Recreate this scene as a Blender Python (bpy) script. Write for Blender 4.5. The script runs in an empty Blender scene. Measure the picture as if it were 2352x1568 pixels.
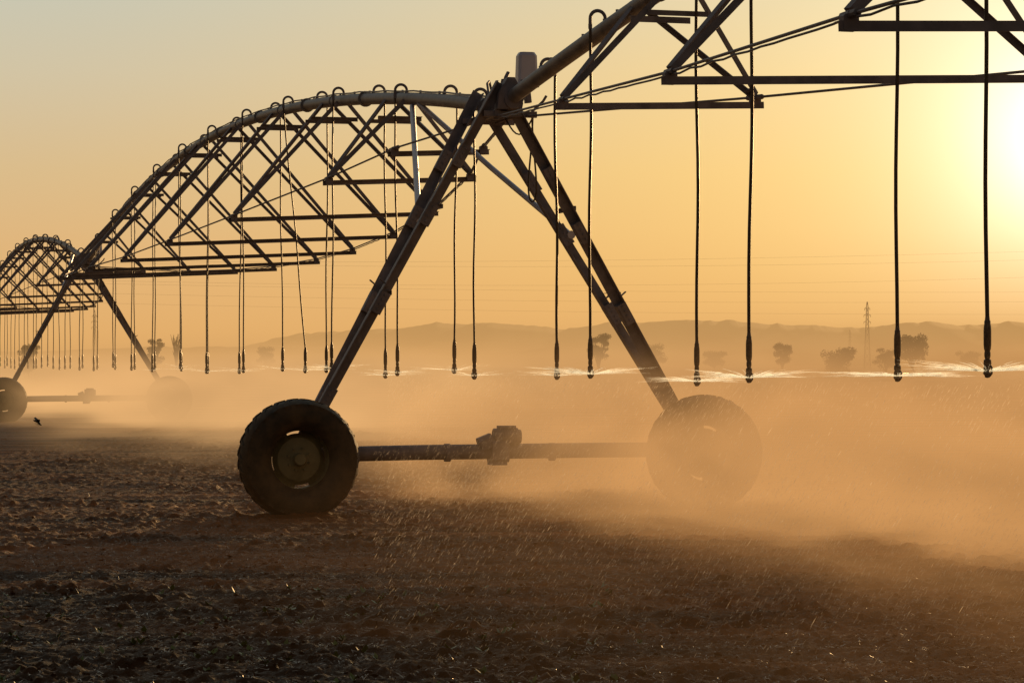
import bpy, math, random
import numpy as np
from mathutils import Vector, Matrix
R = random.Random(7)
scene = bpy.context.scene
col = scene.collection
rad = math.radians
FPX = 6340.0
# ------------------------------------------------------------ materials
def new_mat(name):
    m = bpy.data.materials.new(name); m.use_nodes = True
    nt = m.node_tree; nt.nodes.clear()
    out = nt.nodes.new('ShaderNodeOutputMaterial')
    return m, nt, out
def N(nt, t, **kw):
    n = nt.nodes.new(t)
    for k, v in kw.items(): setattr(n, k, v)
    return n
def noisy_pbr(name, c1, c2, scale=8, rough=(.4, .7), metal=0.0, bump=.0, detail=6, coord='Object', spec=.5):
    m, nt, out = new_mat(name)
    p = N(nt, 'ShaderNodeBsdfPrincipled')
    tc = N(nt, 'ShaderNodeTexCoord')
    no = N(nt, 'ShaderNodeTexNoise'); no.inputs['Scale'].default_value = scale; no.inputs['Detail'].default_value = detail
    nt.links.new(tc.outputs[coord], no.inputs['Vector'])
    cr = N(nt, 'ShaderNodeValToRGB')
    cr.color_ramp.elements[0].position = .35; cr.color_ramp.elements[0].color = (*c1, 1)
    cr.color_ramp.elements[1].position = .65; cr.color_ramp.elements[1].color = (*c2, 1)
    nt.links.new(no.outputs['Fac'], cr.inputs['Fac'])
    nt.links.new(cr.outputs['Color'], p.inputs['Base Color'])
    mr = N(nt, 'ShaderNodeMapRange'); mr.inputs['To Min'].default_value = rough[0]; mr.inputs['To Max'].default_value = rough[1]
    nt.links.new(no.outputs['Fac'], mr.inputs['Value']); nt.links.new(mr.outputs['Result'], p.inputs['Roughness'])
    p.inputs['Metallic'].default_value = metal
    p.inputs['Specular IOR Level'].default_value = spec
    if bump:
        b = N(nt, 'ShaderNodeBump'); b.inputs['Strength'].default_value = bump; b.inputs['Distance'].default_value = .02
        nt.links.new(no.outputs['Fac'], b.inputs['Height']); nt.links.new(b.outputs['Normal'], p.inputs['Normal'])
    nt.links.new(p.outputs['BSDF'], out.inputs['Surface'])
    return m
M_GALV = noisy_pbr('galvanised_steel', (.15, .155, .185), (.27, .275, .315), 6, (.45, .7), .35, .05)
M_GALV_D = noisy_pbr('weathered_steel', (.125, .118, .145), (.215, .20, .24), 7, (.5, .75), .2, .05)
M_TUBE = noisy_pbr('brace_tube_steel', (.32, .33, .42), (.46, .47, .58), 5, (.35, .55), .4, .02)
M_HOSE = noisy_pbr('hose_rubber', (.03, .02, .014), (.07, .045, .03), 20, (.4, .6))
M_BRASS = noisy_pbr('nozzle_plastic', (.05, .032, .02), (.12, .08, .05), 40, (.35, .5))
M_TYRE = noisy_pbr('tyre_rubber', (.022, .016, .009), (.085, .055, .028), 7, (.6, .9), 0, .35)
M_RIM = noisy_pbr('muddy_rim', (.12, .11, .055), (.22, .195, .105), 5, (.45, .7), .0, .1)
M_BOX = noisy_pbr('control_box_plastic', (.42, .44, .60), (.50, .52, .68), 3, (.3, .45))
M_BARK = noisy_pbr('bark', (.05, .035, .025), (.09, .065, .045), 5, (.8, .95))
M_LEAF = noisy_pbr('foliage', (.04, .04, .016), (.075, .07, .027), .9, (.6, .9))
M_WIRE = noisy_pbr('wire_metal', (.12, .11, .1), (.2, .18, .17), 1, (.5, .7))
M_WEED = noisy_pbr('weed_leaf', (.07, .11, .02), (.13, .17, .035), 30, (.4, .6))
M_BUG = noisy_pbr('insect_body', (.02, .015, .01), (.04, .03, .02), 60, (.4, .6))

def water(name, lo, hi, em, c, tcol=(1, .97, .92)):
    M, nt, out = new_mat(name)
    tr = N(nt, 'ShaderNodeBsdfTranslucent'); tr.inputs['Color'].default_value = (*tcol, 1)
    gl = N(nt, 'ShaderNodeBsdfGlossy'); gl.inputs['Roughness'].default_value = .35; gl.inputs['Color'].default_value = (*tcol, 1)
    ems = N(nt, 'ShaderNodeEmission'); ems.inputs['Color'].default_value = (*c, 1); ems.inputs['Strength'].default_value = em  # emission stands in for the backlit sparkle of the water
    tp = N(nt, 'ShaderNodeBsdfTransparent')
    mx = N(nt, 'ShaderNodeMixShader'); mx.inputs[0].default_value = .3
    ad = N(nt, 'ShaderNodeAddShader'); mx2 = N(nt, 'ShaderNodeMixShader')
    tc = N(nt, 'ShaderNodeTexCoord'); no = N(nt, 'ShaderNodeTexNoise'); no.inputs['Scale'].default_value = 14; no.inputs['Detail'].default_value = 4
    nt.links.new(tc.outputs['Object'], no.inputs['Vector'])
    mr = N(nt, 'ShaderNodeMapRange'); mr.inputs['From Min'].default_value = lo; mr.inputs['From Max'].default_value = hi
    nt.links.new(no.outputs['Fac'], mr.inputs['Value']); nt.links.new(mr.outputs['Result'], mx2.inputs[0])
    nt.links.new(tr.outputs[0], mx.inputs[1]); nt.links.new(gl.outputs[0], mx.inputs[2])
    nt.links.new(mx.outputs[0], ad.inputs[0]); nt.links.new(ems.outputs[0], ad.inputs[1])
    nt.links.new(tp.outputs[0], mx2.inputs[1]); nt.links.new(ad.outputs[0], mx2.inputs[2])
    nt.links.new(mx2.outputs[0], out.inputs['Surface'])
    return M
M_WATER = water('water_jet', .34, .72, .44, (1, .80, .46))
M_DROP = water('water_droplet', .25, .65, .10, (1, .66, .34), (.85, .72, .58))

# straw
M_STRAW, nt, out = new_mat('crop_residue')
p = N(nt, 'ShaderNodeBsdfPrincipled'); tc = N(nt, 'ShaderNodeTexCoord'); no = N(nt, 'ShaderNodeTexNoise'); no.inputs['Scale'].default_value = 6
cr = N(nt, 'ShaderNodeValToRGB'); cr.color_ramp.elements[0].color = (.08, .038, .015, 1); cr.color_ramp.elements[1].color = (.32, .17, .07, 1)
cr.color_ramp.elements[0].position = .35; cr.color_ramp.elements[1].position = .75
nt.links.new(tc.outputs['Object'], no.inputs['Vector']); nt.links.new(no.outputs['Fac'], cr.inputs['Fac']); nt.links.new(cr.outputs['Color'], p.inputs['Base Color'])
p.inputs['Roughness'].default_value = .26
nt.links.new(p.outputs[0], out.inputs['Surface'])

# soil
M_SOIL, nt, out = new_mat('ploughed_wet_soil')
p = N(nt, 'ShaderNodeBsdfPrincipled')
n1 = N(nt, 'ShaderNodeTexNoise'); n1.inputs['Scale'].default_value = .7; n1.inputs['Detail'].default_value = 6
n2 = N(nt, 'ShaderNodeTexNoise'); n2.inputs['Scale'].default_value = 30; n2.inputs['Detail'].default_value = 8; n2.inputs['Roughness'].default_value = .75
mp = N(nt, 'ShaderNodeMapping'); mp.inputs['Scale'].default_value = (.28, 1.3, 1)
geo = N(nt, 'ShaderNodeNewGeometry')
nt.links.new(geo.outputs['Position'], mp.inputs['Vector']); nt.links.new(mp.outputs[0], n1.inputs['Vector']); nt.links.new(geo.outputs['Position'], n2.inputs['Vector'])
ad = N(nt, 'ShaderNodeMath', operation='ADD'); nt.links.new(n1.outputs['Fac'], ad.inputs[0]); nt.links.new(n2.outputs['Fac'], ad.inputs[1])
cr = N(nt, 'ShaderNodeValToRGB')
cr.color_ramp.elements[0].position = .40; cr.color_ramp.elements[0].color = (.042, .0145, .0045, 1)
cr.color_ramp.elements[1].position = .61; cr.color_ramp.elements[1].color = (.29, .112, .036, 1)
hv = N(nt, 'ShaderNodeMath', operation='MULTIPLY'); hv.inputs[1].default_value = .5
nt.links.new(ad.outputs[0], hv.inputs[0]); nt.links.new(hv.outputs[0], cr.inputs['Fac'])
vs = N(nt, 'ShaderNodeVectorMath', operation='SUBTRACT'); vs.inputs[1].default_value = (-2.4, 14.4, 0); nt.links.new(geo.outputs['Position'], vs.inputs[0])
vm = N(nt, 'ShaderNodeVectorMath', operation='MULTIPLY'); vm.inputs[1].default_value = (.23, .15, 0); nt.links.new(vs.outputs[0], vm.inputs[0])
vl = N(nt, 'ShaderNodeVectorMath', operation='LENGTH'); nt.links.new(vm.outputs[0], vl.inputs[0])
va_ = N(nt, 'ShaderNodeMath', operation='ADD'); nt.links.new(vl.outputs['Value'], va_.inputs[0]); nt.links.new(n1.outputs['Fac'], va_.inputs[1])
shade_mask = N(nt, 'ShaderNodeMapRange', interpolation_type='SMOOTHSTEP'); nt.links.new(va_.outputs[0], shade_mask.inputs['Value']); shade_mask.inputs['From Min'].default_value = .85; shade_mask.inputs['From Max'].default_value = 1.7; shade_mask.inputs['To Min'].default_value = .20; shade_mask.inputs['To Max'].default_value = 1  # shade of the left foreground multiplied into the soil colour
cm = N(nt, 'ShaderNodeVectorMath', operation='SCALE'); nt.links.new(cr.outputs['Color'], cm.inputs[0]); nt.links.new(shade_mask.outputs['Result'], cm.inputs['Scale'])
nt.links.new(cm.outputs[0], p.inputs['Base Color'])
mr = N(nt, 'ShaderNodeMapRange'); mr.inputs['From Min'].default_value = .35; mr.inputs['From Max'].default_value = .65; mr.inputs['To Min'].default_value = .5; mr.inputs['To Max'].default_value = 1.0
nt.links.new(n2.outputs['Fac'], mr.inputs['Value']); nt.links.new(mr.outputs['Result'], p.inputs['Roughness'])
p.inputs['Specular IOR Level'].default_value = .25
p.inputs['Specular Tint'].default_value = (1, .58, .28, 1)
b = N(nt, 'ShaderNodeBump'); b.inputs['Strength'].default_value = .9; b.inputs['Distance'].default_value = .025
nt.links.new(n2.outputs['Fac'], b.inputs['Height']); nt.links.new(b.outputs['Normal'], p.inputs['Normal'])
nt.links.new(p.outputs[0], out.inputs['Surface'])
M_HILL = noisy_pbr('dry_hillside', (.05, .04, .026), (.07, .056, .036), .01, (.9, 1.0), spec=.1)

# ------------------------------------------------------------ mesh builder
class MB:
    def __init__(s): s.v = []; s.f = []
    def add(s, vs, fs):
        o = len(s.v); s.v += [tuple(v) for v in vs]; s.f += [tuple(i + o for i in f) for f in fs]
    def path(s, pts, r, n=8, cap=True):
        pts = [Vector(p) for p in pts]
        rs = r if isinstance(r, (list, tuple)) else [r] * len(pts)
        t0 = (pts[1] - pts[0]).normalized()
        ref = Vector((0, 0, 1)) if abs(t0.z) < .9 else Vector((1, 0, 0))
        u = t0.cross(ref).normalized(); vs = []
        for i, pnt in enumerate(pts):
            if i == 0: t = t0
            elif i == len(pts) - 1: t = (pts[i] - pts[i - 1]).normalized()
            else: t = ((pts[i + 1] - pts[i]).normalized() + (pts[i] - pts[i - 1]).normalized()).normalized()
            u = (u - t * u.dot(t)).normalized(); w = t.cross(u)
            for k in range(n):
                a = 2 * math.pi * k / n
                vs.append(pnt + (u * math.cos(a) + w * math.sin(a)) * rs[i])
        fs = []
        for i in range(len(pts) - 1):
            for k in range(n):
                fs.append((i * n + k, i * n + (k + 1) % n, (i + 1) * n + (k + 1) % n, (i + 1) * n + k))
        if cap:
            fs.append(tuple(reversed(range(n)))); fs.append(tuple(range((len(pts) - 1) * n, len(pts) * n)))
        s.add(vs, fs)
    def prof(s, a, b, poly, up=Vector((0, 0, 1))):
        a = Vector(a); b = Vector(b); t = (b - a).normalized()
        u = t.cross(up)
        if u.length < 1e-4: u = t.cross(Vector((0, 1, 0)))
        u.normalize(); w = u.cross(t).normalized(); n = len(poly)
        vs = [a + u * x + w * y for x, y in poly] + [b + u * x + w * y for x, y in poly]
        fs = [(i, (i + 1) % n, n + (i + 1) % n, n + i) for i in range(n)]
        fs += [tuple(reversed(range(n))), tuple(range(n, 2 * n))]
        s.add(vs, fs)
    def angle(s, a, b, w=.06, t=.008, flip=1, up=Vector((0, 0, 1))):
        f = flip
        s.prof(a, b, [(-w / 2 * f, w / 2), (w / 2 * f, w / 2), (w / 2 * f, w / 2 - t), (-w / 2 * f + t * f, w / 2 - t), (-w / 2 * f + t * f, -w / 2), (-w / 2 * f, -w / 2)], up)
    def bar(s, a, b, w, h, up=Vector((0, 0, 1))):
        c = min(w, h) * .12
        s.prof(a, b, [(-w/2+c, -h/2), (w/2-c, -h/2), (w/2, -h/2+c), (w/2, h/2-c), (w/2-c, h/2), (-w/2+c, h/2), (-w/2, h/2-c), (-w/2, -h/2+c)], up)
    def box(s, c, d):
        x, y, z = c; s.bar((x - d[0] / 2, y, z), (x + d[0] / 2, y, z), d[1], d[2])
    def lathe(s, c, prof, n=24, axis='Z'):
        vs = []
        for (r, h) in prof:
            for k in range(n):
                a = 2 * math.pi * k / n
                if axis == 'Z': vs.append((c[0] + r * math.cos(a), c[1] + r * math.sin(a), c[2] + h))
                else: vs.append((c[0] + r * math.cos(a), c[1] + h, c[2] + r * math.sin(a)))
        fs = []
        for i in range(len(prof) - 1):
            for k in range(n): fs.append((i * n + k, i * n + (k + 1) % n, (i + 1) * n + (k + 1) % n, (i + 1) * n + k))
        s.add(vs, fs)
    def mesh(s, name, mat, smooth=False):
        me = bpy.data.meshes.new(name); me.from_pydata(s.v, [], s.f); me.materials.append(mat)
        if smooth:
            me.polygons.foreach_set('use_smooth', [True] * len(me.polygons))
            try: me.set_sharp_from_angle(angle=rad(40))
            except Exception: pass
        me.validate(); me.update(); return me
def obj(name, data, parent=None, loc=(0, 0, 0), rot=(0, 0, 0), **props):
    o = bpy.data.objects.new(name, data); o.location = loc; o.rotation_euler = rot
    if parent: o.parent = parent
    col.objects.link(o)
    for k, v in props.items(): o[k] = v
    return o

# ------------------------------------------------------------ drive tower
Z_AX = .59; R_TY = .675; HALF = 2.40; PIPE_Z = 4.6
def tyre_mesh():
    m = MB(); w = .26; r = R_TY - .012
    prof = [(.325, -w * .55), (.36, -w * .8), (.44, -w), (.55, -w * .98), (r - .045, -w * .88), (r - .013, -w * .65), (r, 0), (r - .013, w * .65), (r - .045, w * .88), (.55, w * .98), (.44, w), (.36, w * .8), (.325, w * .55), (.325, -w * .55)]
    m.lathe((0, 0, 0), prof, 80, 'Y')
    nl = 28
    for i in range(nl):
        for sgn in (-1, 1):
            a0 = 2 * math.pi * (i + (.5 if sgn > 0 else 0)) / nl; vs = []
            for (yy, da, rr) in ((.01, 0, r + .012), (.12, .08, r + .006), (.242, .15, r - .046)):
                for d in (-.04, .04):
                    for q in (rr, rr - .06):
                        a = a0 + da + d
                        vs.append((q * math.cos(a), sgn * yy, q * math.sin(a)))
            fs = []
            for k in range(2):
                b0 = k * 4; b1 = b0 + 4
                fs += [(b0, b0 + 2, b1 + 2, b1), (b0, b1, b1 + 1, b0 + 1), (b0 + 2, b0 + 3, b1 + 3, b1 + 2)]
            fs += [(0, 1, 3, 2), (8, 10, 11, 9)]
            m.add(vs, fs)
    return m.mesh('tyre', M_TYRE, True)
def rim_mesh():
    m = MB()
    m.lathe((0, 0, 0), [(.345, -.155), (.352, -.14), (.33, -.12), (.322, -.06), (.322, .06), (.33, .12), (.352, .14), (.345, .155), (.325, .12), (.317, .05), (.317, -.05), (.325, -.12), (.345, -.155)], 48, 'Y')
    n = 96; rings = [.0, .05, .10, .17, .24, .287, .318]; ys = [-.075, -.07, -.05, -.05, -.03, .04, .05]
    vs = [(r * math.cos(2 * math.pi * k / n), y, r * math.sin(2 * math.pi * k / n)) for r, y in zip(rings, ys) for k in range(n)]
    fs = []
    for i in range(len(rings) - 1):
        for k in range(n):
            ang = (k * 360 / n - 8) % 90
            if i == 5 and ang < 30: continue
            fs.append((i * n + k, i * n + (k + 1) % n, (i + 1) * n + (k + 1) % n, (i + 1) * n + k))
    m.add(vs, fs)
    m.lathe((0, 0, 0), [(.0, -.14), (.06, -.14), (.075, -.12), (.075, -.04)], 20, 'Y')
    for k in range(8):
        a = k * math.pi / 4; c = (.125 * math.cos(a), -.06, .125 * math.sin(a))
        m.lathe(c, [(0, -.03), (.012, -.03), (.012, .02)], 6, 'Y')
    return m.mesh('rim', M_RIM, True)
ME_TYRE = tyre_mesh(); ME_RIM = rim_mesh()

def build_tower(x, y, ang, label):
    root = obj('drive_tower', None, loc=(x, y, 0), rot=(0, 0, ang), label=label, category='irrigation tower', group='wheeled towers of the irrigation machine')
    root.empty_display_size = .5
    m = MB()
    m.path([(-HALF - .05, 0, Z_AX + .03), (-1, 0, Z_AX + .05), (1, 0, Z_AX + .06), (HALF + .05, 0, Z_AX + .06)], .088, 14)
    for xx in (-HALF + .35, HALF - .35, -.62, .62):
        m.path([(xx - .03, 0, Z_AX + .045), (xx + .03, 0, Z_AX + .045)], .105, 14)
    obj('base_beam', m.mesh('base_beam', M_GALV_D, True), root)
    for sx in (-1, 1):
        m = MB(); m.lathe((sx * HALF, 0, Z_AX), [(0, -.22), (.06, -.22), (.07, -.14), (.15, -.12), (.16, -.02), (.15, .10), (.06, .13), (0, .14)], 18, 'Y')
        m.box((sx * HALF, 0, Z_AX + .16), (.22, .2, .06))
        obj('wheel_gearbox', m.mesh('wheel_gearbox', M_GALV_D, True), root)
    m = MB(); zc = Z_AX + .06
    m.box((-.02, 0, zc), (.20, .28, .25))
    m.prof((-.25, -.03, zc + .07), (-.10, -.03, zc + .13), [(-.09, -.07), (.09, -.07), (.09, .04), (.05, .08), (-.05, .08), (-.09, .04)])
    m.path([(-.08, -.03, zc + .16), (.20, -.03, zc + .165)], .10, 16)
    m.path([(.20, -.03, zc + .165), (.235, -.03, zc + .165)], .08, 16)
    for k in range(7): m.path([(.0 + k * .028, -.03, zc + .165), (.01 + k * .028, -.03, zc + .165)], .108, 16)
    m.box((.07, -.03, zc + .275), (.20, .12, .03))
    m.box((-.03, 0, zc - .135), (.18, .22, .05))
    obj('drive_motor', m.mesh('drive_motor', M_GALV_D, True), root)
    for sx in (-1, 1):
        wh = obj('wheel', None, root, loc=(sx * HALF - (.02 if sx < 0 else .07), -.42, Z_AX + (.03 if sx > 0 else 0)), rot=(0, .3 if sx < 0 else .75, 0))
        obj('tyre', ME_TYRE, wh); obj('rim', ME_RIM, wh)
    for sx in (-1, 1):
        for sy in (-1, 1):
            m = MB()
            top = Vector((sx * (.12 if sx < 0 else .03), sy * .52, PIPE_Z + (.22 if sx < 0 else -.07))); bot = Vector((sx * (HALF - .05), sy * .07, Z_AX + .1))
            m.angle(top, bot, .115, .012, 1 if sx * sy > 0 else -1, Vector((0, 1, 0)))
            for t in (.2, .36, .60, .86):
                c = top.lerp(bot, t); d = (bot - top).normalized()
                m.bar(c - d * .13, c + d * .13, .125, .125 if t == .6 else .10, Vector((0, 1, 0)))
                for q in (-.09, -.03, .03, .09):
                    cc = c + d * q; m.path([cc + Vector((0, -.08, 0)), cc + Vector((0, -.062, 0))], .012, 6)
            c = top.lerp(bot, .55); d = (bot - top).normalized()
            m.bar(c + Vector((sx * .05, 0, .0)), c + Vector((sx * .12, 0, .06)), .012, .05, Vector((0, 1, 0)))
            obj('leg', m.mesh('leg', M_GALV_D), root)
    for sx in (-1, 1):
        for t in (.3, .55):
            m = MB()
            a = Vector((sx * .1, .5, PIPE_Z)).lerp(Vector((sx * (HALF - .03), .07, Z_AX + .1)), t)
            b_ = Vector((sx * .1, -.5, PIPE_Z)).lerp(Vector((sx * (HALF - .03), -.07, Z_AX + .1)), t)
            m.angle(a, b_, .05, .006); obj('tie_bar', m.mesh('tie_bar', M_GALV_D), root)
    for sx, t, y0 in ((-1, .34, 4.6), (1, .37, 4.2)):
        m = MB(); a = Vector((0, y0, PIPE_Z + .42)); b_ = Vector((sx * .1, .5, PIPE_Z)).lerp(Vector((sx * (HALF - .03), .07, Z_AX + .1)), t)
        m.path([a, a.lerp(b_, .5) + Vector((0, 0, -.02)), b_], .035, 10)
        m.path([b_ - Vector((0, .05, 0)), b_ + Vector((0, .05, 0))], .05, 8)
        obj('brace', m.mesh('brace', M_TUBE, True), root)
    m = MB()
    m.path([(0, -.62, PIPE_Z + .02), (0, -.5, PIPE_Z), (0, -.2, PIPE_Z - .02), (0, .2, PIPE_Z - .02), (0, .5, PIPE_Z), (0, .62, PIPE_Z + .02)], [.1, .11, .11, .12, .11, .1], 16)
    for yy in (-.45, -.2, .0, .25, .45): m.path([(0, yy - .015, PIPE_Z), (0, yy + .015, PIPE_Z)], .155, 16)
    m.bar((-.32, -.5, PIPE_Z - .13), (.30, -.5, PIPE_Z - .13), .06, .07); m.bar((-.32, .5, PIPE_Z - .13), (.30, .5, PIPE_Z - .13), .06, .07)
    m.bar((-.17, -.55, PIPE_Z - .12), (-.17, .55, PIPE_Z - .12), .06, .07); m.bar((.1, -.55, PIPE_Z - .12), (.1, .55, PIPE_Z - .12), .06, .07)
    m.bar((.0, -.1, PIPE_Z + .1), (.04, -.1, PIPE_Z + .30), .05, .09)
    m.path([(-.1, -.3, PIPE_Z + .02), (-.02, -.35, PIPE_Z + .30), (.02, -.3, PIPE_Z + .36)], .022, 8)
    m.path([(-.22, -.4, PIPE_Z), (-.2, -.2, PIPE_Z + .24), (-.1, .1, PIPE_Z + .3), (.0, .3, PIPE_Z + .12)], .014, 8)
    m.path([(.3, -.3, PIPE_Z - .08), (.42, -.35, PIPE_Z + .04), (.45, -.38, PIPE_Z + .1)], .016, 6)
    m.prof((-.02, -.6, PIPE_Z + .06), (-.02, -.45, PIPE_Z + .06), [(-.16, -.14), (.1, -.14), (.16, 0), (.04, .22), (-.04, .22), (-.14, .05)])
    obj('pipe_joint', m.mesh('pipe_joint', M_GALV_D, True), root)
    m = MB(); bx, by = .29, -.1; z0, z1 = PIPE_Z + .26, PIPE_Z + .62
    def ring(sx_, sy_, z, c):
        return [(bx - sx_ + c, by - sy_, z), (bx + sx_ - c, by - sy_, z), (bx + sx_, by - sy_ + c, z), (bx + sx_, by + sy_ - c, z), (bx + sx_ - c, by + sy_, z), (bx - sx_ + c, by + sy_, z), (bx - sx_, by + sy_ - c, z), (bx - sx_, by - sy_ + c, z)]
    rs = [ring(.13, .11, z0, .03), ring(.118, .1, z0 + .01, .03), ring(.108, .09, z1 - .04, .03), ring(.085, .07, z1, .03)]
    vs = [p for r_ in rs for p in r_]; fs = [(i * 8 + k, i * 8 + (k + 1) % 8, (i + 1) * 8 + (k + 1) % 8, (i + 1) * 8 + k) for i in range(3) for k in range(8)]
    fs += [tuple(reversed(range(8))), tuple(range(24, 32))]; m.add(vs, fs)
    obj('control_box', m.mesh('control_box', M_BOX), root)
    m = MB(); m.box((bx - .01, by, z0 - .03), (.26, .24, .035)); m.bar((bx, by, z0 - .04), (.08, by, PIPE_Z - .02), .05, .05)
    m.bar((bx + .0, by, z0 - .04), (bx + .02, by, z0 - .22), .09, .07)
    obj('box_bracket', m.mesh('box_bracket', M_GALV_D), root)
    m = MB(); pts = []
    for i in range(25):
        t = i / 24; xx = .30 + .05 * math.sin(t * math.pi * 2) + .04 * t
        pts.append((xx, -.3 + .1 * t, PIPE_Z - .1 - 1.0 * math.sin(math.pi * t) ** .6))
    m.path(pts, .011, 6); pts = [(.0 + .3 * t, -.2 - .2 * t, PIPE_Z - .12 - .22 * math.sin(math.pi * t)) for t in [i / 10 for i in range(11)]]
    m.path(pts, .010, 6)
    obj('control_cable', m.mesh('control_cable', M_HOSE, True), root)
    return root

# ------------------------------------------------------------ span
NODES = [5.6, 10.45, 15.3, 20.15, 25.0, 29.85, 34.7, 39.55, 44.4]
WIDF = [1.94, 3.07, 3.8, 4.25, 4.6, 4.4, 4.1, 3.2, 1.94]
WIDN = [1.94, 3.2, 4.35, 4.6, 4.8, 4.5, 4.1, 3.2, 1.94]
NZ = [4.18, 3.95, 3.80, 3.71, 3.69, 3.71, 3.80, 3.94, 4.18]
LEN = 50.0
def pz(y, rise=1.55): t = y / LEN; return PIPE_Z + rise * 4 * t * (1 - t)
def goose_mesh(sgn):
    m = MB(); pts = [(0, 0, .05), (0, 0, .07)]
    for i in range(1, 12):
        a = math.pi * i / 12; pts.append((sgn * (.08 - .08 * math.cos(a)), 0, .075 + .08 * math.sin(a)))
    pts += [(sgn * .16, 0, .07), (sgn * .16, 0, .01)]
    m.path(pts, .0185, 8); m.path([(0, 0, .05), (0, 0, .075)], .027, 8); m.path([(sgn * .16, 0, .02), (sgn * .16, 0, -.03)], .021, 8)
    return m.mesh('gooseneck', M_GALV_D, True)
ME_GOOSE = {1: goose_mesh(1), -1: goose_mesh(-1)}
m = MB(); m.lathe((0, 0, 0), [(0, .30), (.015, .30), (.018, .27), (.022, .265), (.022, .245), (.025, .23), (.027, .20), (.027, .10), (.024, .07), (.019, .055), (.022, .045), (.022, .02), (.017, 0), (0, 0)], 12)
ME_WEIGHT = m.mesh('hose_weight', M_BRASS, True)
m = MB(); m.lathe((0, 0, 0), [(.016, 0), (.026, -.006), (.028, -.035), (.022, -.045), (.024, -.055), (.02, -.07), (.012, -.08), (.012, -.09), (.03, -.093), (.032, -.102), (.018, -.112), (.018, -.128), (.0, -.132)], 12)
for k in range(3):
    a = k * 2.094 + .4; c, s_ = math.cos(a), math.sin(a)
    m.path([(c * .022, s_ * .022, -.045), (c * .031, s_ * .031, -.06), (c * .031, s_ * .031, -.10), (c * .016, s_ * .016, -.12)], .007, 6)
ME_NOZ = m.mesh('nozzle', M_BRASS, True)
NOZ = []
def build_span(p0, dvec, label, drops_y0, first_sign, ymax=50.0, extra_node=False, tilt_idx=None, rise=1.55, dropmax=50, near=False, lean=.045):
    WID = WIDN if near else WIDF
    d = Vector((dvec[0], dvec[1], 0)).normalized(); ang = math.atan2(-d.x, d.y)
    root = obj('irrigation_span', None, loc=(p0[0], p0[1], 0), rot=(0, 0, ang), label=label, category='irrigation span', group='arched spans of the irrigation machine')
    m = MB(); ys = [.35 + (LEN - .7) * i / 80 for i in range(81)]
    m.path([(0, y, pz(y, rise)) for y in ys], .084, 18)
    for i, y in enumerate(NODES):
        for yy in ([y + 2.42] if i < 8 else []) + [y]:
            t = (pz(yy + .1, rise) - pz(yy - .1, rise)) / .2
            m.path([(0, yy - .012, pz(yy, rise) - .012 * t), (0, yy + .012, pz(yy, rise) + .012 * t)], .115 if yy != y else .097, 18)
    y = .9
    while y < 49.5:
        m.path([(0, y, pz(y, rise) + .07), (0, y, pz(y, rise) + .115)], .016, 6); y += 1.135
    pts = [(-.03 + .01 * math.sin(y * 3), y, pz(y, rise) + .093 + .012 * math.sin(y * 1.7) ** 2) for y in ys]
    m.path(pts, .012, 5)
    obj('water_pipe', m.mesh('water_pipe', M_GALV, True), root)
    for sx in (-1, 1):
        pts = [(sx * .1, .1, PIPE_Z - .13)]
        if extra_node: pts.append((sx * .575, 3.2, 4.38 + sx * .575 * lean))
        pts += [(sx * w / 2, y, z + sx * w / 2 * lean) for y, w, z in zip(NODES, WID, NZ)] + [(sx * .1, LEN - .1, PIPE_Z - .13)]
        m = MB()
        for a, b_ in zip(pts[:-1], pts[1:]):
            m.path([a, b_], .0125, 8)
            va, vb = Vector(a), Vector(b_); dd = (vb - va).normalized()
            m.path([va - dd * .05, va + dd * .14], .026, 8); m.path([vb - dd * .14, vb + dd * .05], .026, 8)
        if sx == 1:
            L = []
            for a, b_ in zip(pts[:-1], pts[1:]):
                for k in range(14):
                    q = Vector(a).lerp(Vector(b_), k / 14); L.append(q + Vector((.0, 0, -.018 - .018 * abs(math.sin(k * 1.5)))))
            m.path(L, .009, 5)
        obj('truss_rod', m.mesh('truss_rod', M_GALV_D, True), root)
    nodes = list(zip(NODES, WID, NZ))
    if extra_node: nodes = [(3.2, 1.15, 4.38)] + nodes
    for (y, w, z) in nodes:
        if y > ymax: continue
        dz = w / 2 * lean
        m = MB(); a = (-w / 2 - .08, y, z - .075 - dz); b_ = (w / 2 + .08, y, z - .075 + dz)
        m.angle(a, b_, .065, .008)
        for sx in (-1, 1): m.bar((sx * w / 2, y - .035, z - .05 + sx * dz), (sx * w / 2, y + .035, z - .05 + sx * dz), .10, .10)
        obj('cross_bar', m.mesh('cross_bar', M_GALV_D), root)
        if w < 1.2: continue
        for sx in (-1, 1):
            for dy in (-.62, .62):
                m = MB(); yt = y + dy; zb = z + .02 + sx * dz
                m.angle((sx * .06, yt, pz(yt, rise) - .03), (sx * (w / 2 - .02), y + dy * .06, zb), .062, .008, sx * (1 if dy > 0 else -1))
                e = Vector((sx * .06, yt, pz(yt, rise) - .03)).lerp(Vector((sx * (w / 2 - .02), y, zb)), .95)
                m.path([e + Vector((0, -.05, 0)), e + Vector((0, .05, 0))], .016, 6)
                obj('strut', m.mesh('strut', M_GALV_D), root)
        m = MB(); zz = pz(y, rise) - .27; hw = .30 if w < 2.5 else .36
        m.angle((-hw, y, zz), (hw, y, zz), .06, .008)
        m.angle((-hw, y + .5, zz), (hw, y + .5, zz), .05, .008)
        obj('spacer_bar', m.mesh('spacer_bar', M_GALV_D), root)
    k = 0; y = drops_y0; sgn = first_sign
    Mw = Matrix.Translation((p0[0], p0[1], 0)) @ Matrix.Rotation(ang, 4, 'Z')
    NDX = [-.02, 0, .0, .03, -.01, -.03]
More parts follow.
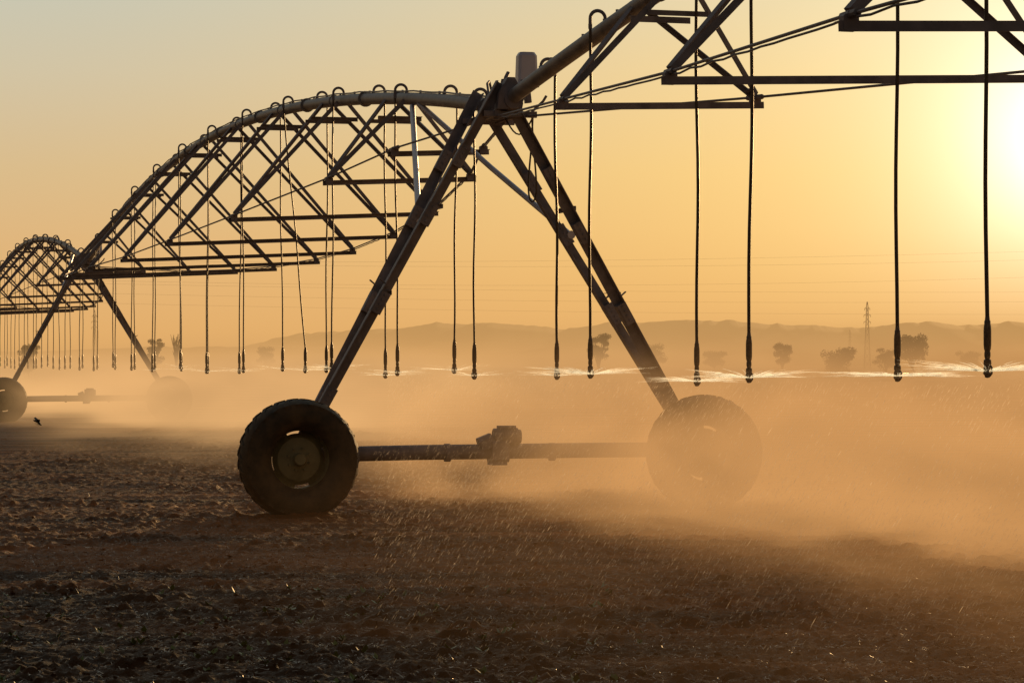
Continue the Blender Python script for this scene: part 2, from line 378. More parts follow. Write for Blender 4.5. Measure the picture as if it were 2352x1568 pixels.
    while y < min(LEN - .5, dropmax):
        zt = pz(y, rise); dh = obj('drop_hose', None, root, loc=(0, y, 0))
        obj('gooseneck', ME_GOOSE[sgn], dh, loc=(0, 0, zt + .03))
        zn = 1.625 + R.uniform(-.06, .06); sx = sgn * .16
        dx, dy2 = R.uniform(-.05, .05), R.uniform(-.05, .05)
        if near and k < 6: dx = NDX[k]; dy2 = 0
        if tilt_idx is not None and k == tilt_idx: dx = .36
        ph = R.uniform(0, 6); pts = []
        for i in range(13):
            t = i / 12
            w_ = .014 * math.sin(t * 7 + ph) * math.sin(math.pi * t)
            pts.append((sx + dx * t + w_, dy2 * t, (zt + .02) + (zn + .28 - zt - .02) * t))
        m = MB(); m.path(pts, .0155 if near else .0125, 8); obj('hose', m.mesh('hose', M_HOSE, True), dh)
        obj('hose_weight', ME_WEIGHT, dh, loc=(sx + dx, dy2, zn)); obj('nozzle', ME_NOZ, dh, loc=(sx + dx, dy2, zn))
        NOZ.append(Mw @ Vector((sx + dx, y + dy2, zn - .085)))
        k += 1; sgn = -sgn; y += 2.27 if not near else (2.27 if k < 5 else 2.20)
    return root
T1 = (-.14, 31.7); DF = (-.2515, 1.0)
T2 = (T1[0] - .2515 * 48.5, T1[1] + 48.5)
DN = (.288, -1.0)
ta = math.atan2(.2515, 1)
build_tower(*T1, ta + .01, 'steel A-frame irrigation tower on two big lugged tyres in spray mist')
build_tower(*T2, ta, 'steel A-frame irrigation tower with sunlit leg in ploughed field')
build_span(T1, DN, 'galvanised pipe span with wide trusses and hanging sprinkler hoses', 1.65, -1, ymax=36, dropmax=26, rise=1.5, near=True, lean=-.035)
build_span(T1, DF, 'arched galvanised pipe span between two wheeled towers, one hose slanting', .62, -1, extra_node=True, tilt_idx=6)
build_span(T2, DF, 'distant arched pipe span with hanging sprinkler hoses', .62, -1)

# ------------------------------------------------------------ spray
m = MB()
for c in NOZ:
    dist = c.y
    if dist < 10 or dist > 65: continue
    nj = 100 if dist < 30 else (34 if dist < 45 else 10)
    spread = R.uniform(.42, .60) * (.85 if dist > 30 else 1); cone = R.uniform(.05, .095)
    for k in range(nj):
        a = 2 * math.pi * k / nj + R.uniform(-.08, .08); reach = spread * R.uniform(.5, 1.35)
        up = cone * R.uniform(.3, 1.2); w0 = R.uniform(.0012, .0044) * (1 if dist < 28 else .6)
        dx, dy = math.cos(a), math.sin(a); ns = 7; pts = []; rr_ = []
        for i in range(ns):
            t = i / (ns - 1); rr = .03 + reach * t
            pts.append((c.x + dx * rr, c.y + dy * rr, c.z + up * t - .03 * t * t)); rr_.append(max(.0002, w0 * (.9 + .5 * t) * (1 - t ** 1.3)))
        m.path(pts, rr_, 3, False)
obj('water_spray', m.mesh('water_spray', M_WATER), kind='stuff', label='fine backlit, partly self-glowing water jets fanning from the hanging nozzles', category='water spray')
m = MB()
def drop_at(p_, Lr, wr):
    L = R.uniform(*Lr); w_ = R.uniform(*wr)
    dd = Vector((-.6 + R.uniform(-.08, .08), 0, -1)).normalized() * L
    m.add([p_ - dd * .5, p_ + Vector((w_, 0, 0)), p_ + dd * .5, p_ - Vector((w_, 0, 0))], [(0, 1, 2, 3)])
for c in NOZ:
    if c.y < 11 or c.y > 45: continue
    for k in range(1700):
        r_ = abs(R.gauss(0, 1.5)); a = R.uniform(0, 6.283); z = R.uniform(.02, 1.5)
        q_ = Vector((c.x + r_ * math.cos(a) * 1.3 + .35, c.y + r_ * math.sin(a), z))
        if q_.x < -.045 * q_.y: continue
        drop_at(q_, (.02, .07), (.0006, .0013))
for k in range(9000):
    yy = R.uniform(15, 28); drop_at(Vector((yy * R.uniform(-.05, .2), yy, R.uniform(.02, 1.0))), (.015, .05), (.0005, .0010))
obj('water_droplets', m.mesh('water_droplets', M_DROP), kind='stuff', label='falling backlit, faintly self-glowing droplets below the sprinklers', category='water droplets')

# ------------------------------------------------------------ ground
rng = np.random.default_rng(3)
def vnoise(x, y, seed):
    xi = np.floor(x).astype(np.int64); yi = np.floor(y).astype(np.int64); xf = x - xi; yf = y - yi
    def h(a, b):
        n = (a * 374761393 + b * 668265263 + seed * 974711) & 0x7fffffff
        n = ((n ^ (n >> 13)) * 1274126177) & 0x7fffffff
        return ((n ^ (n >> 16)) & 0xffff) / 65535.0
    u = xf * xf * (3 - 2 * xf); v = yf * yf * (3 - 2 * yf)
    return (h(xi, yi) * (1 - u) + h(xi + 1, yi) * u) * (1 - v) + (h(xi, yi + 1) * (1 - u) + h(xi + 1, yi + 1) * u) * v
def gheight(x, y):
    z = .045 * (vnoise(x * .2, y * .25, 1) - .5) + .026 * (vnoise(x * .5, y * 1.3, 2) - .5)
    cl = vnoise(x * 9.8 + 3 * vnoise(x, y, 9), y * 9.8, 3); z = z + .052 * np.maximum(cl - .60, 0) * vnoise(x * .8, y * .8, 21) * 3
    z = z + .014 * (vnoise(x * 14, y * 14, 4) - .5) + .028 * (vnoise(x * 29, y * 29, 5) - .5)
    z = z + .012 * np.sin(y * 2 * math.pi / .8 + x * .06 + 3 * vnoise(x * .2, y * .3, 8)) * vnoise(x * .4, y * .9, 31)
    fade = np.clip((130 - y) / 60, 0, 1) * np.clip((60 - np.abs(x)) / 30, 0, 1)
    return z * fade - .01
xs = np.concatenate([-np.geomspace(5000, 9.5, 50), np.arange(-9.4, 9.4, .027), np.geomspace(9.5, 5000, 50)])
ysl = [-60., -30., -10., 0., 6., 10., 12.]; y = 12.8
while y < 6500: ysl.append(y); y += max(.027, y * .002) if y < 60 else y * .02
ysa = np.array(ysl); X, Y = np.meshgrid(xs, ysa); Zg = gheight(X, Y)
nx, ny = len(xs), len(ysa)
co = np.stack([X, Y, Zg], -1).reshape(-1, 3)
idx = np.arange(nx * ny).reshape(ny, nx)
q = np.stack([idx[:-1, :-1], idx[:-1, 1:], idx[1:, 1:], idx[1:, :-1]], -1).reshape(-1, 4)
me = bpy.data.meshes.new('ground'); me.vertices.add(len(co)); me.vertices.foreach_set('co', co.ravel())
me.loops.add(q.size); me.loops.foreach_set('vertex_index', q.ravel().astype(np.int32))
me.polygons.add(len(q)); me.polygons.foreach_set('loop_start', np.arange(0, q.size, 4, dtype=np.int32)); me.polygons.foreach_set('loop_total', np.full(len(q), 4, dtype=np.int32))
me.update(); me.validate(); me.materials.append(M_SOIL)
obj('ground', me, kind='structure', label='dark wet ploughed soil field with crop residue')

def gz(x, y): return float(gheight(np.array([x]), np.array([y]))[0])
npnt = 44000
py = 12.9 * np.exp(rng.random(npnt) * math.log(45 / 12.9)); px = (rng.random(npnt) - .5) * 2 * (py * .21 + .5); pzz = gheight(px, py)
V = []; F = []
for i in range(npnt):
    L = rng.uniform(.008, .042) * (1.6 if rng.random() < .04 else 1); w_ = rng.uniform(.0011, .0034); a = rng.uniform(0, math.pi); el = rng.normal(0, .35)
    d = Vector((math.cos(a) * math.cos(el), math.sin(a) * math.cos(el), math.sin(el))) * L
    s_ = Vector((-math.sin(a), math.cos(a), rng.normal(0, .5))).normalized() * w_
    c = Vector((px[i], py[i], pzz[i] + .004 + abs(d.z) * .5)); o = len(V)
    up = Vector((0, 0, w_ * .6))
    V += [tuple(c - d * .5 - s_), tuple(c - d * .5 + s_), tuple(c + up + s_), tuple(c + up - s_), tuple(c + d * .5 + s_), tuple(c + d * .5 - s_)]
    F += [(o, o + 1, o + 2, o + 3), (o + 3, o + 2, o + 4, o + 5)]
me = bpy.data.meshes.new('crop_residue'); me.from_pydata(V, [], F); me.materials.append(M_STRAW)
obj('crop_residue', me, kind='stuff', label='scattered straw and stalk bits on the soil', category='crop residue')
t_ = (1 + 5 ** .5) / 2
iv = [Vector(v).normalized() for v in [(-1, t_, 0), (1, t_, 0), (-1, -t_, 0), (1, -t_, 0), (0, -1, t_), (0, 1, t_), (0, -1, -t_), (0, 1, -t_), (t_, 0, -1), (t_, 0, 1), (-t_, 0, -1), (-t_, 0, 1)]]
ifc = [(0, 11, 5), (0, 5, 1), (0, 1, 7), (0, 7, 10), (0, 10, 11), (1, 5, 9), (5, 11, 4), (11, 10, 2), (10, 7, 6), (7, 1, 8), (3, 9, 4), (3, 4, 2), (3, 2, 6), (3, 6, 8), (3, 8, 9), (4, 9, 5), (2, 4, 11), (6, 2, 10), (8, 6, 7), (9, 8, 1)]
npnt = 10000
py = 12.9 * np.exp(rng.random(npnt) * math.log(50 / 12.9)); px = (rng.random(npnt) - .5) * 2 * (py * .21 + .5); pzz = gheight(px, py)
V = []; F = []
for i in range(npnt):
    r_ = .005 + .021 * rng.random() ** 4; sc = (rng.uniform(.8, 1.6), rng.uniform(.8, 1.4), rng.uniform(.4, .8)); o = len(V)
    for v in iv:
        j = r_ * rng.uniform(.6, 1.3); V.append((px[i] + v.x * j * sc[0], py[i] + v.y * j * sc[1], pzz[i] + v.z * j * sc[2]))
    F += [(a + o, b_ + o, c + o) for a, b_, c in ifc]
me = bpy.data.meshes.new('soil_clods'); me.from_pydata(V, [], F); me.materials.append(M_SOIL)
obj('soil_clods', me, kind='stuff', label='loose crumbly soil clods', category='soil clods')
m = MB()
for k in range(150):
    y = R.uniform(13.8, 20); x = R.uniform(-.19, .05) * y; z = gz(x, y)
    for j in range(R.randint(3, 6)):
        a = R.uniform(0, 6.28); L = R.uniform(.02, .065); el = R.uniform(.2, 1.1); w_ = L * .3
        d = Vector((math.cos(a) * math.cos(el), math.sin(a) * math.cos(el), math.sin(el))); s_ = Vector((-math.sin(a), math.cos(a), 0))
        b0 = Vector((x, y, z))
        m.add([b0, b0 + d * L * .5 + s_ * w_, b0 + d * L, b0 + d * L * .5 - s_ * w_], [(0, 1, 2), (0, 2, 3)])
obj('weed_seedlings', m.mesh('weed_seedlings', M_WEED), kind='stuff', label='tiny green weed seedlings in the soil', category='weeds')

# ------------------------------------------------------------ hills
def wx(px, d): return (px - 1176) * d / FPX
def wz(py, d): return 1.65 + (835 - py) * d / FPX
D = 3200.0
prof = [(-1500, 800), (-900, 790), (-400, 800), (100, 812), (450, 812), (540, 800), (640, 774), (700, 764), (800, 759), (900, 755), (960, 748), (1010, 738), (1030, 740), (1060, 744), (1130, 741), (1220, 748), (1300, 757), (1380, 744), (1450, 741), (1560, 737), (1640, 735), (1740, 742), (1850, 747), (1960, 754), (2050, 747), (2130, 738), (2200, 744), (2350, 740), (2600, 735), (3000, 750), (3600, 780), (4200, 790)]
pxs = np.arange(-1500, 4200, 9.0); hb = np.interp(pxs, [p[0] for p in prof], [p[1] for p in prof])
hy = hb + 5 * (vnoise(pxs / 40, pxs * 0, 11) - .5) + 4 * (vnoise(pxs / 17, pxs * 0, 12) - .5) + 2 * (vnoise(pxs / 9, pxs * 0, 13) - .5)
rows = [(0, -6), (.3, 500), (.55, 700), (.8, 850), (1, 950), (.7, 1300), (0, 1800)]
V = []; F = []; nxh = len(pxs)
for (f, dd) in rows:
    hh = hy if f == 1 else hb
    for i, p_ in enumerate(pxs):
        V.append((wx(p_, D), D - 950 + dd, max(-2, wz(hh[i], D) * f) if f else -2))
for r_ in range(len(rows) - 1):
    for i in range(nxh - 1): o = r_ * nxh + i; F.append((o, o + 1, o + nxh + 1, o + nxh))
fo = len(V); D2 = 2350.0
h2 = 806 + 14 * (vnoise(pxs / 260, pxs * 0, 41) - .5) * 2 + 5 * (vnoise(pxs / 60, pxs * 0, 42) - .5) + 2 * (vnoise(pxs / 18, pxs * 0, 43) - .5)
for (f, dd) in [(0, -160), (.6, -60), (1, 0), (.5, 120), (0, 260)]:
    for i, p_ in enumerate(pxs): V.append((wx(p_, D2), D2 + dd, max(-2, wz(h2[i], D2) * f) if f else -2))
for r_ in range(4):
    for i in range(nxh - 1): o = fo + r_ * nxh + i; F.append((o, o + 1, o + nxh + 1, o + nxh))
me = bpy.data.meshes.new('hills'); me.from_pydata(V, [], F); me.materials.append(M_HILL); me.polygons.foreach_set('use_smooth', [True] * len(me.polygons))
obj('hills', me, kind='structure', label='low hazy mountain ridge on the horizon')

# ------------------------------------------------------------ trees
def make_tree(px, d, top_y, width_px, label, bare=False, bush=False, seed=0):
    r = random.Random(seed); x = wx(px, d); H = wz(top_y, d); W = width_px * d / FPX
    root = obj('bare_tree' if bare else ('bush' if bush else 'tree'), None, loc=(x, d, 0), label=label, category='bush' if bush else 'tree', group='scattered trees across the plain')
    m = MB(); th = H * (.1 if bush else .22)
    m.path([(0, 0, -.1), (.05 * W, 0, th * .5), (0, 0, th)], [H * .035, H * .028, H * .022], 7)
    ends = []
    nb = 9 if not bare else 12
    for k in range(nb):
        a = k * 2.4 + r.uniform(-.4, .4); rr = W * .5 * r.uniform(.35, .8); hz = r.uniform(.35 if not bare else .55, .88) * H
        e = Vector((rr * math.cos(a), rr * math.sin(a), hz)); mid = Vector((e.x * .45, e.y * .45, th + (hz - th) * .6))
        m.path([(0, 0, th * r.uniform(.7, 1)), mid, e], [H * .016, H * .011, H * .005], 5); ends.append(e)
        if bare:
            for q in range(4):
                e2 = mid.lerp(e, r.random()) + Vector((r.uniform(-.15, .15) * W, r.uniform(-.15, .15) * W, r.uniform(.02, .18) * H)); m.path([mid.lerp(e, .4), e2], [H * .007, H * .003], 4)
    obj('trunk', m.mesh('trunk', M_BARK, True), root)
    if not bare:
        m = MB()
        cl = [(e, r.uniform(.14, .22) * W) for e in ends] + [(Vector((r.uniform(-.27, .27) * W, r.uniform(-.27, .27) * W, H * r.uniform(.38 if not bush else .2, .82))), r.uniform(.15, .26) * W) for _ in range(16)]
        for c, s_ in cl:
            for k in range(190):
                v = Vector((r.gauss(0, 1), r.gauss(0, 1), r.gauss(0, .65))); v = v.normalized() * s_ * (r.random() ** .4); v.z *= .75
                p_ = c + v; L = r.uniform(.05, .12) * (W / 5 + .4)
                if p_.z < .1: continue
                n1 = Vector((r.gauss(0, 1), r.gauss(0, 1), r.gauss(0, 1))).normalized(); n2 = n1.orthogonal().normalized()
                m.add([p_ - n1 * L, p_ + n2 * L * .6, p_ + n1 * L, p_ - n2 * L * .6], [(0, 1, 2, 3)])
        obj('crown', m.mesh('crown', M_LEAF), root)
TL = 'dark rounded tree standing alone on the hazy plain'
for i, (px_, d, ty, w_, lab, bare, bush) in enumerate([
    (357, 330, 767, 42, TL, 0, 0), (405, 330, 760, 30, 'leafless thin tree on the hazy plain', 1, 0), (65, 300, 785, 52, 'low dark bush beside the irrigation machine', 0, 1),
    (1375, 330, 752, 54, TL, 0, 0), (1500, 600, 788, 62, 'hazy low tree on the plain', 0, 0), (1640, 700, 803, 60, 'hazy low bush on the plain', 0, 1),
    (1797, 370, 780, 50, 'small rounded tree in orange haze', 0, 0), (1925, 350, 797, 82, 'broad low bush in orange haze', 0, 1), (2035, 380, 787, 54, 'low bush beside a larger tree', 0, 1),
    (2095, 320, 754, 84, 'wide spreading tree in orange haze', 0, 0), (2225, 700, 806, 60, 'hazy low bush on the plain', 0, 1), (610, 700, 792, 50, 'hazy low bush on the plain', 0, 1)]):
    make_tree(px_, d, ty, w_, lab, bool(bare), bool(bush), 20 + i)

# ------------------------------------------------------------ pylons and wires
def pylon(px, d, top_y, lab):
    x = wx(px, d); H = wz(top_y, d); b = H * .048; t = H * .015; m = MB(); r_ = H * .0033
    def w_at(z): return b + (t - b) * min(1, z / (H * .8))
    zs = [0, .13, .25, .36, .46, .55, .63, .70, .77, .84, .91, 1.0]
    for i in range(len(zs) - 1):
        z0, z1 = zs[i] * H, zs[i + 1] * H; a, c = w_at(z0), w_at(z1) * (.3 if i == len(zs) - 2 else 1)
        P0 = [(-a, -a, z0), (a, -a, z0), (a, a, z0), (-a, a, z0)]; P1 = [(-c, -c, z1), (c, -c, z1), (c, c, z1), (-c, c, z1)]
        for k in range(4):
            m.path([P0[k], P1[k]], r_, 4); m.path([P0[k], P1[(k + 1) % 4]], r_ * .6, 4); m.path([P0[(k + 1) % 4], P1[k]], r_ * .6, 4); m.path([P1[k], P1[(k + 1) % 4]], r_ * .6, 4)
    for zf, wf in ((.70, .05), (.80, .05), (.90, .04)):
        z0 = zf * H
        for s_ in (-1, 1):
            m.path([(0, -t, z0 + H * .03), (s_ * wf * H, 0, z0)], r_ * .8, 4); m.path([(0, 0, z0), (s_ * wf * H, 0, z0)], r_ * .8, 4); m.path([(s_ * wf * H, 0, z0), (s_ * wf * H, 0, z0 - H * .03)], r_, 4)
    obj('electricity_pylon', m.mesh('electricity_pylon', M_WIRE), loc=(x, d, 0), label=lab, category='pylon', group='pylons crossing the plain')
pylon(1992, 900, 693, 'steel lattice power pylon rising above bushes in haze')
pylon(217, 1050, 712, 'faint steel lattice pylon behind the sprinkler hoses')
pylon(1952, 1500, 757, 'very distant small lattice pylon in haze')
for (yl, ym, yr) in ((610, 598, 540), (606, 612, 562), (650, 668, 655), (668, 692, 676), (690, 716, 712), (640, 655, 600)):
    m = MB(); d = 420; pts = []
    for i in range(41):
        t = i / 40; pxx = -300 + 3300 * t; yy = yl * (1 - t) * (1 - 2 * t) + 4 * ym * t * (1 - t) + yr * t * (2 * t - 1)
        pts.append((wx(pxx, d), d + 60 * (t - .5), wz(yy, d)))
    m.path(pts, .0085, 5)
    obj('power_line', m.mesh('power_line', M_WIRE), label='thin sagging overhead wire across the sky', category='power line', group='overhead wires')

m = MB(); root = obj('flying_insect', None, loc=(-1.72, 10.0, 1.437), rot=(.2, .5, .6), label='small dark insect in flight above the field', category='insect')
m.path([(-.018, 0, 0), (-.01, 0, .002), (0, 0, .003), (.008, 0, .002), (.014, 0, 0), (.019, 0, 0)], [.001, .004, .003, .005, .003, .0025], 8)
for k in range(6):
    s_ = -1 if k % 2 else 1; xx = .002 + .004 * (k // 2); m.path([(xx, 0, 0), (xx, s_ * .008, .001), (xx - .003, s_ * .012, -.008)], .0006, 4)
obj('body', m.mesh('body', M_BUG, True), root)
for s_ in (-1, 1):
    m = MB(); m.add([(.006, 0, .004), (.002, s_ * .012, .012), (-.008, s_ * .022, .014), (-.014, s_ * .016, .008), (-.006, s_ * .004, .004)], [(0, 1, 2, 3, 4)]); obj('wing', m.mesh('wing', M_BUG), root)

# ------------------------------------------------------------ mist volumes
def mist_material(name, D, glow, xl, xr, y0, y1, fy0, fy1, ztop, zlow, scale, step, lo=.25, hi=1.7, skew=0.0, gv=.25):
    """xl=(outer,inner) on the -x side, xr=(inner,outer) on the +x side"""
    m, nt, out = new_mat(name); L = nt.links
    tc = N(nt, 'ShaderNodeTexCoord'); sp = N(nt, 'ShaderNodeSeparateXYZ'); L.new(tc.outputs['Object'], sp.inputs[0])
    def mth(op, a, b=None):
        n = N(nt, 'ShaderNodeMath', operation=op)
        for i, v in enumerate((a, b)):
            if v is None: continue
            if isinstance(v, (int, float)): n.inputs[i].default_value = v
            else: L.new(v, n.inputs[i])
        return n.outputs[0]
    def smooth(v, a, b, ta_=0., tb_=1.):
        n = N(nt, 'ShaderNodeMapRange', interpolation_type='SMOOTHSTEP'); L.new(v, n.inputs['Value']); n.inputs['From Min'].default_value = a; n.inputs['From Max'].default_value = b
        n.inputs['To Min'].default_value = ta_; n.inputs['To Max'].default_value = tb_
        return n.outputs['Result']
    mp = N(nt, 'ShaderNodeMapping'); L.new(tc.outputs['Object'], mp.inputs['Vector']); mp.inputs['Scale'].default_value = (1, .45, 1.7); mp.inputs['Rotation'].default_value = (0, .6, 0)
    no = N(nt, 'ShaderNodeTexNoise'); L.new(mp.outputs[0], no.inputs['Vector']); no.inputs['Scale'].default_value = scale; no.inputs['Detail'].default_value = 2.5; no.inputs['Distortion'].default_value = .5
    nc = mth('SUBTRACT', no.outputs['Fac'], .5)
    zz = mth('ADD', sp.outputs['Z'], mth('MULTIPLY', nc, ztop * 1.3))
    xw = mth('ADD', sp.outputs['X'], mth('MULTIPLY', nc, skew))
    fx = mth('MULTIPLY', smooth(sp.outputs['X'], xl[0], xl[1]), smooth(xw, xr[1], xr[0]))
    fz = mth('MULTIPLY', smooth(zz, ztop * .85, zlow * ztop), smooth(sp.outputs['Z'], ztop, ztop * .7))
    f1 = smooth(sp.outputs['Y'], y0, y0 + fy0); f2 = smooth(sp.outputs['Y'], y1, y1 - fy1)
    nf = smooth(no.outputs['Fac'], .34, .68, lo, hi)
    d = mth('MULTIPLY', mth('MULTIPLY', mth('MULTIPLY', fx, fz), mth('MULTIPLY', f1, f2)), mth('MULTIPLY', nf, D))
    es = mth('MULTIPLY', d, smooth(no.outputs['Fac'], .36, .64, 1 - gv, 1 + gv))
    va = N(nt, 'ShaderNodeVolumeAbsorption'); va.inputs['Color'].default_value = (0, 0, 0, 1); L.new(d, va.inputs['Density'])
    ve = N(nt, 'ShaderNodeEmission'); ve.inputs['Color'].default_value = (*glow, 1); L.new(es, ve.inputs['Strength'])  # sunlight scattered in the mist is put in as emission
    ad = N(nt, 'ShaderNodeAddShader'); L.new(va.outputs[0], ad.inputs[0]); L.new(ve.outputs[0], ad.inputs[1])
    L.new(ad.outputs[0], out.inputs['Volume'])
    m.cycles.volume_step_rate = step
    return m
def boxmesh(name, x0, x1, y0, y1, z0, z1, mat):
    vs = [(x, y, z) for z in (z0, z1) for y in (y0, y1) for x in (x0, x1)]
    me = bpy.data.meshes.new(name); me.from_pydata(vs, [], [(0, 2, 3, 1), (4, 5, 7, 6), (0, 1, 5, 4), (2, 6, 7, 3), (0, 4, 6, 2), (1, 3, 7, 5)]); me.materials.append(mat); return me
an = math.atan2(-DN[0], DN[1]); af = ta
mm = mist_material('near_spray_mist', .48, (.575, .28, .094), (-15, -6), (-3.2, 1.9), -8, 21, 5, 16, 2.45, .30, .6, .46, .10, 1.9, 2.0, .34)
obj('mist', boxmesh('mist', -15.1, 2.8, -8, 21, -.06, 2.5, mm), loc=(T1[0], T1[1], 0), rot=(0, 0, an), kind='stuff', label='drifting spray mist with built-in glow below the sprinklers', category='mist')
mm = mist_material('far_spray_mist', .060, (.74, .41, .16), (-4.5, 1.2), (12, 24), 2, 118, 26, 14, 2.9, .2, .26, .22, .05, 2.0, 0, .32)
obj('mist', boxmesh('mist_far', -4.7, 24.2, 2, 118, -.06, 3.0, mm), loc=(T1[0], T1[1], 0), rot=(0, 0, af), kind='stuff', label='thick mist bank with built-in glow under the farther spans', category='mist')
mm = mist_material('tower_spray_mist', .30, (.66, .36, .14), (-1.0, 2.0), (6, 10), -16, 3, 8, 2.5, 2.4, .25, .45, .8, .3, 1.6)
obj('mist', boxmesh('mist_tower', -1.1, 10.1, -16.1, 3.1, -.06, 2.5, mm), loc=(T2[0], T2[1], 0), rot=(0, 0, af), kind='stuff', label='spray mist with built-in glow drifting around the distant tower wheel', category='mist')
mm = mist_material('foreground_veil', .028, (.46, .205, .062), (-3.0, 3.2), (8, 9.5), 11, 25, 3, 5, 1.7, .2, .5, 1.0, .1, 1.8, 0, .3)  # added emissive veil that lightens the right foreground soil
obj('mist', boxmesh('mist_veil', -3.0, 9.5, 11, 25, -.06, 1.75, mm), loc=(0, 0, 0), kind='stuff', label='thin golden glow veil added over the foreground soil', category='mist')
def haze_mat(name, dens, glow):
    M, nt, out = new_mat(name)
    va = N(nt, 'ShaderNodeVolumeAbsorption'); va.inputs['Color'].default_value = (0, 0, 0, 1); va.inputs['Density'].default_value = dens
    ve = N(nt, 'ShaderNodeEmission'); ve.inputs['Color'].default_value = (*glow, 1); ve.inputs['Strength'].default_value = dens  # emission replaces light scattered by the haze
    ad = N(nt, 'ShaderNodeAddShader'); nt.links.new(va.outputs[0], ad.inputs[0]); nt.links.new(ve.outputs[0], ad.inputs[1]); nt.links.new(ad.outputs[0], out.inputs['Volume'])
    M.cycles.homogeneous_volume = True; return M
obj('haze', boxmesh('haze', -2500, 2500, 150, 5200, 8.5, 60, haze_mat('dusty_haze', .00026, (.84, .47, .16))), kind='stuff', label='warm dusty evening haze over the plain', category='haze')
obj('haze', boxmesh('haze_low', -2500, 2500, 130, 5200, -3, 8, haze_mat('low_dusty_haze', .0016, (.72, .385, .13))), kind='stuff', label='denser warm dust haze hugging the plain', category='haze')

# ------------------------------------------------------------ world, sun, camera
SUN_AZ, SUN_EL = rad(11.6), rad(4.5)
w = bpy.data.worlds.new('World'); scene.world = w; w.use_nodes = True; nt = w.node_tree; nt.nodes.clear(); L = nt.links
out = nt.nodes.new('ShaderNodeOutputWorld'); bg = nt.nodes.new('ShaderNodeBackground')
sky = nt.nodes.new('ShaderNodeTexSky'); sky.sky_type = 'NISHITA'; sky.sun_disc = False; sky.sun_elevation = SUN_EL; sky.sun_rotation = SUN_AZ; sky.air_density = 1.5; sky.dust_density = 4
tc = nt.nodes.new('ShaderNodeTexCoord'); nrm = nt.nodes.new('ShaderNodeVectorMath'); nrm.operation = 'NORMALIZE'; L.new(tc.outputs['Generated'], nrm.inputs[0])
sp = nt.nodes.new('ShaderNodeSeparateXYZ'); L.new(nrm.outputs[0], sp.inputs[0])
dt = nt.nodes.new('ShaderNodeVectorMath'); dt.operation = 'DOT_PRODUCT'; L.new(nrm.outputs[0], dt.inputs[0])
sd = Vector((math.sin(SUN_AZ) * math.cos(SUN_EL), math.cos(SUN_AZ) * math.cos(SUN_EL), math.sin(SUN_EL))); dt.inputs[1].default_value = sd
def mth(op, a, b=None):
    n = nt.nodes.new('ShaderNodeMath'); n.operation = op
    for i, v in enumerate((a, b)):
        if v is None: continue
        if isinstance(v, (int, float)): n.inputs[i].default_value = v
        else: L.new(v, n.inputs[i])
    return n.outputs[0]
theta = mth('MULTIPLY', mth('ARCCOSINE', mth('MINIMUM', dt.outputs['Value'], 1.0)), 180 / math.pi)
elev = mth('MULTIPLY', mth('ARCSINE', sp.outputs['Z']), 180 / math.pi)
def ramp(v, a, b, stops):
    mr = nt.nodes.new('ShaderNodeMapRange'); L.new(v, mr.inputs['Value']); mr.inputs['From Min'].default_value = a; mr.inputs['From Max'].default_value = b
    cr = nt.nodes.new('ShaderNodeValToRGB'); L.new(mr.outputs['Result'], cr.inputs['Fac']); e = cr.color_ramp.elements
    while len(e) < len(stops): e.new(.5)
    for el, (p_, c) in zip(e, stops): el.position = p_; el.color = (*c, 1)
    return cr.outputs['Color']
leftc = ramp(elev, 0, 12, [(0, (.74, .42, .175)), (.15, (.73, .45, .20)), (.33, (.68, .51, .28)), (.5, (.62, .56, .40)), (.64, (.56, .575, .47)), (1, (.45, .50, .45))])
rightc = ramp(elev, 0, 12, [(0, (.92, .47, .13)), (.15, (.93, .54, .16)), (.33, (.94, .61, .21)), (.5, (.88, .64, .30)), (.64, (.79, .65, .39)), (1, (.65, .58, .38))])
fl = nt.nodes.new('ShaderNodeMapRange'); fl.interpolation_type = 'SMOOTHSTEP'; L.new(theta, fl.inputs['Value']); fl.inputs['From Min'].default_value = 23; fl.inputs['From Max'].default_value = 4
mxc = nt.nodes.new('ShaderNodeMix'); mxc.data_type = 'RGBA'; L.new(fl.outputs['Result'], mxc.inputs[0]); L.new(leftc, mxc.inputs[6]); L.new(rightc, mxc.inputs[7])
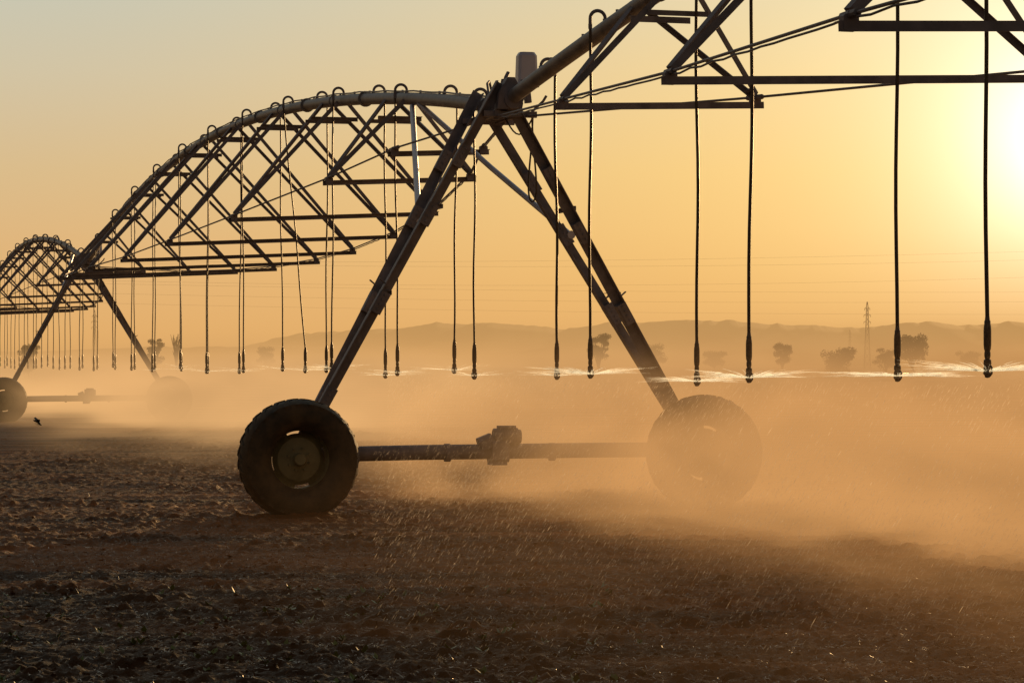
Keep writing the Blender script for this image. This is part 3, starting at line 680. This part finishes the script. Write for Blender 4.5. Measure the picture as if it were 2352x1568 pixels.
def glow(width, pw, c):
    g = mth('POWER', 2.71828, mth('MULTIPLY', mth('POWER', mth('DIVIDE', theta, width), pw), -1.0))
    gc = nt.nodes.new('ShaderNodeVectorMath'); gc.operation = 'SCALE'; gc.inputs[0].default_value = c; L.new(g, gc.inputs['Scale']); return gc.outputs[0]
add = nt.nodes.new('ShaderNodeVectorMath'); add.operation = 'ADD'; L.new(mxc.outputs[2], add.inputs[0]); L.new(glow(4.2, 1.15, (.5, .48, .26)), add.inputs[1])
add2 = nt.nodes.new('ShaderNodeVectorMath'); add2.operation = 'ADD'; L.new(add.outputs[0], add2.inputs[0]); L.new(glow(1.5, 1.1, (1.2, 1.4, 1.6)), add2.inputs[1])
sk = nt.nodes.new('ShaderNodeVectorMath'); sk.operation = 'MULTIPLY'; sk.inputs[1].default_value = (.135, .10, .09); L.new(sky.outputs[0], sk.inputs[0])
fa = nt.nodes.new('ShaderNodeMapRange'); fa.interpolation_type = 'SMOOTHSTEP'; L.new(theta, fa.inputs['Value']); fa.inputs['From Min'].default_value = 70; fa.inputs['From Max'].default_value = 24
fin = nt.nodes.new('ShaderNodeMix'); fin.data_type = 'RGBA'; L.new(fa.outputs['Result'], fin.inputs[0]); L.new(sk.outputs[0], fin.inputs[6]); L.new(add2.outputs[0], fin.inputs[7])
L.new(fin.outputs[2], bg.inputs['Color']); bg.inputs['Strength'].default_value = 1.0; L.new(bg.outputs[0], out.inputs['Surface'])
sl = bpy.data.lights.new('sun', 'SUN'); sl.energy = 5; sl.angle = rad(.5); sl.color = (1, .60, .25)
so = bpy.data.objects.new('sun', sl); so.rotation_euler = sd.to_track_quat('Z', 'Y').to_euler(); col.objects.link(so)
cam = bpy.data.cameras.new('camera'); cam.lens = FPX / 2352 * 36; cam.sensor_width = 36; cam.clip_end = 20000; cam.clip_start = .1
cob = bpy.data.objects.new('camera', cam); cob.location = (0, 0, 1.65); cob.rotation_euler = (rad(90) + math.atan(51 / FPX), 0, 0); col.objects.link(cob); scene.camera = cob
scene.view_settings.view_transform = 'Standard'; scene.view_settings.look = 'None'; scene.view_settings.exposure = 0
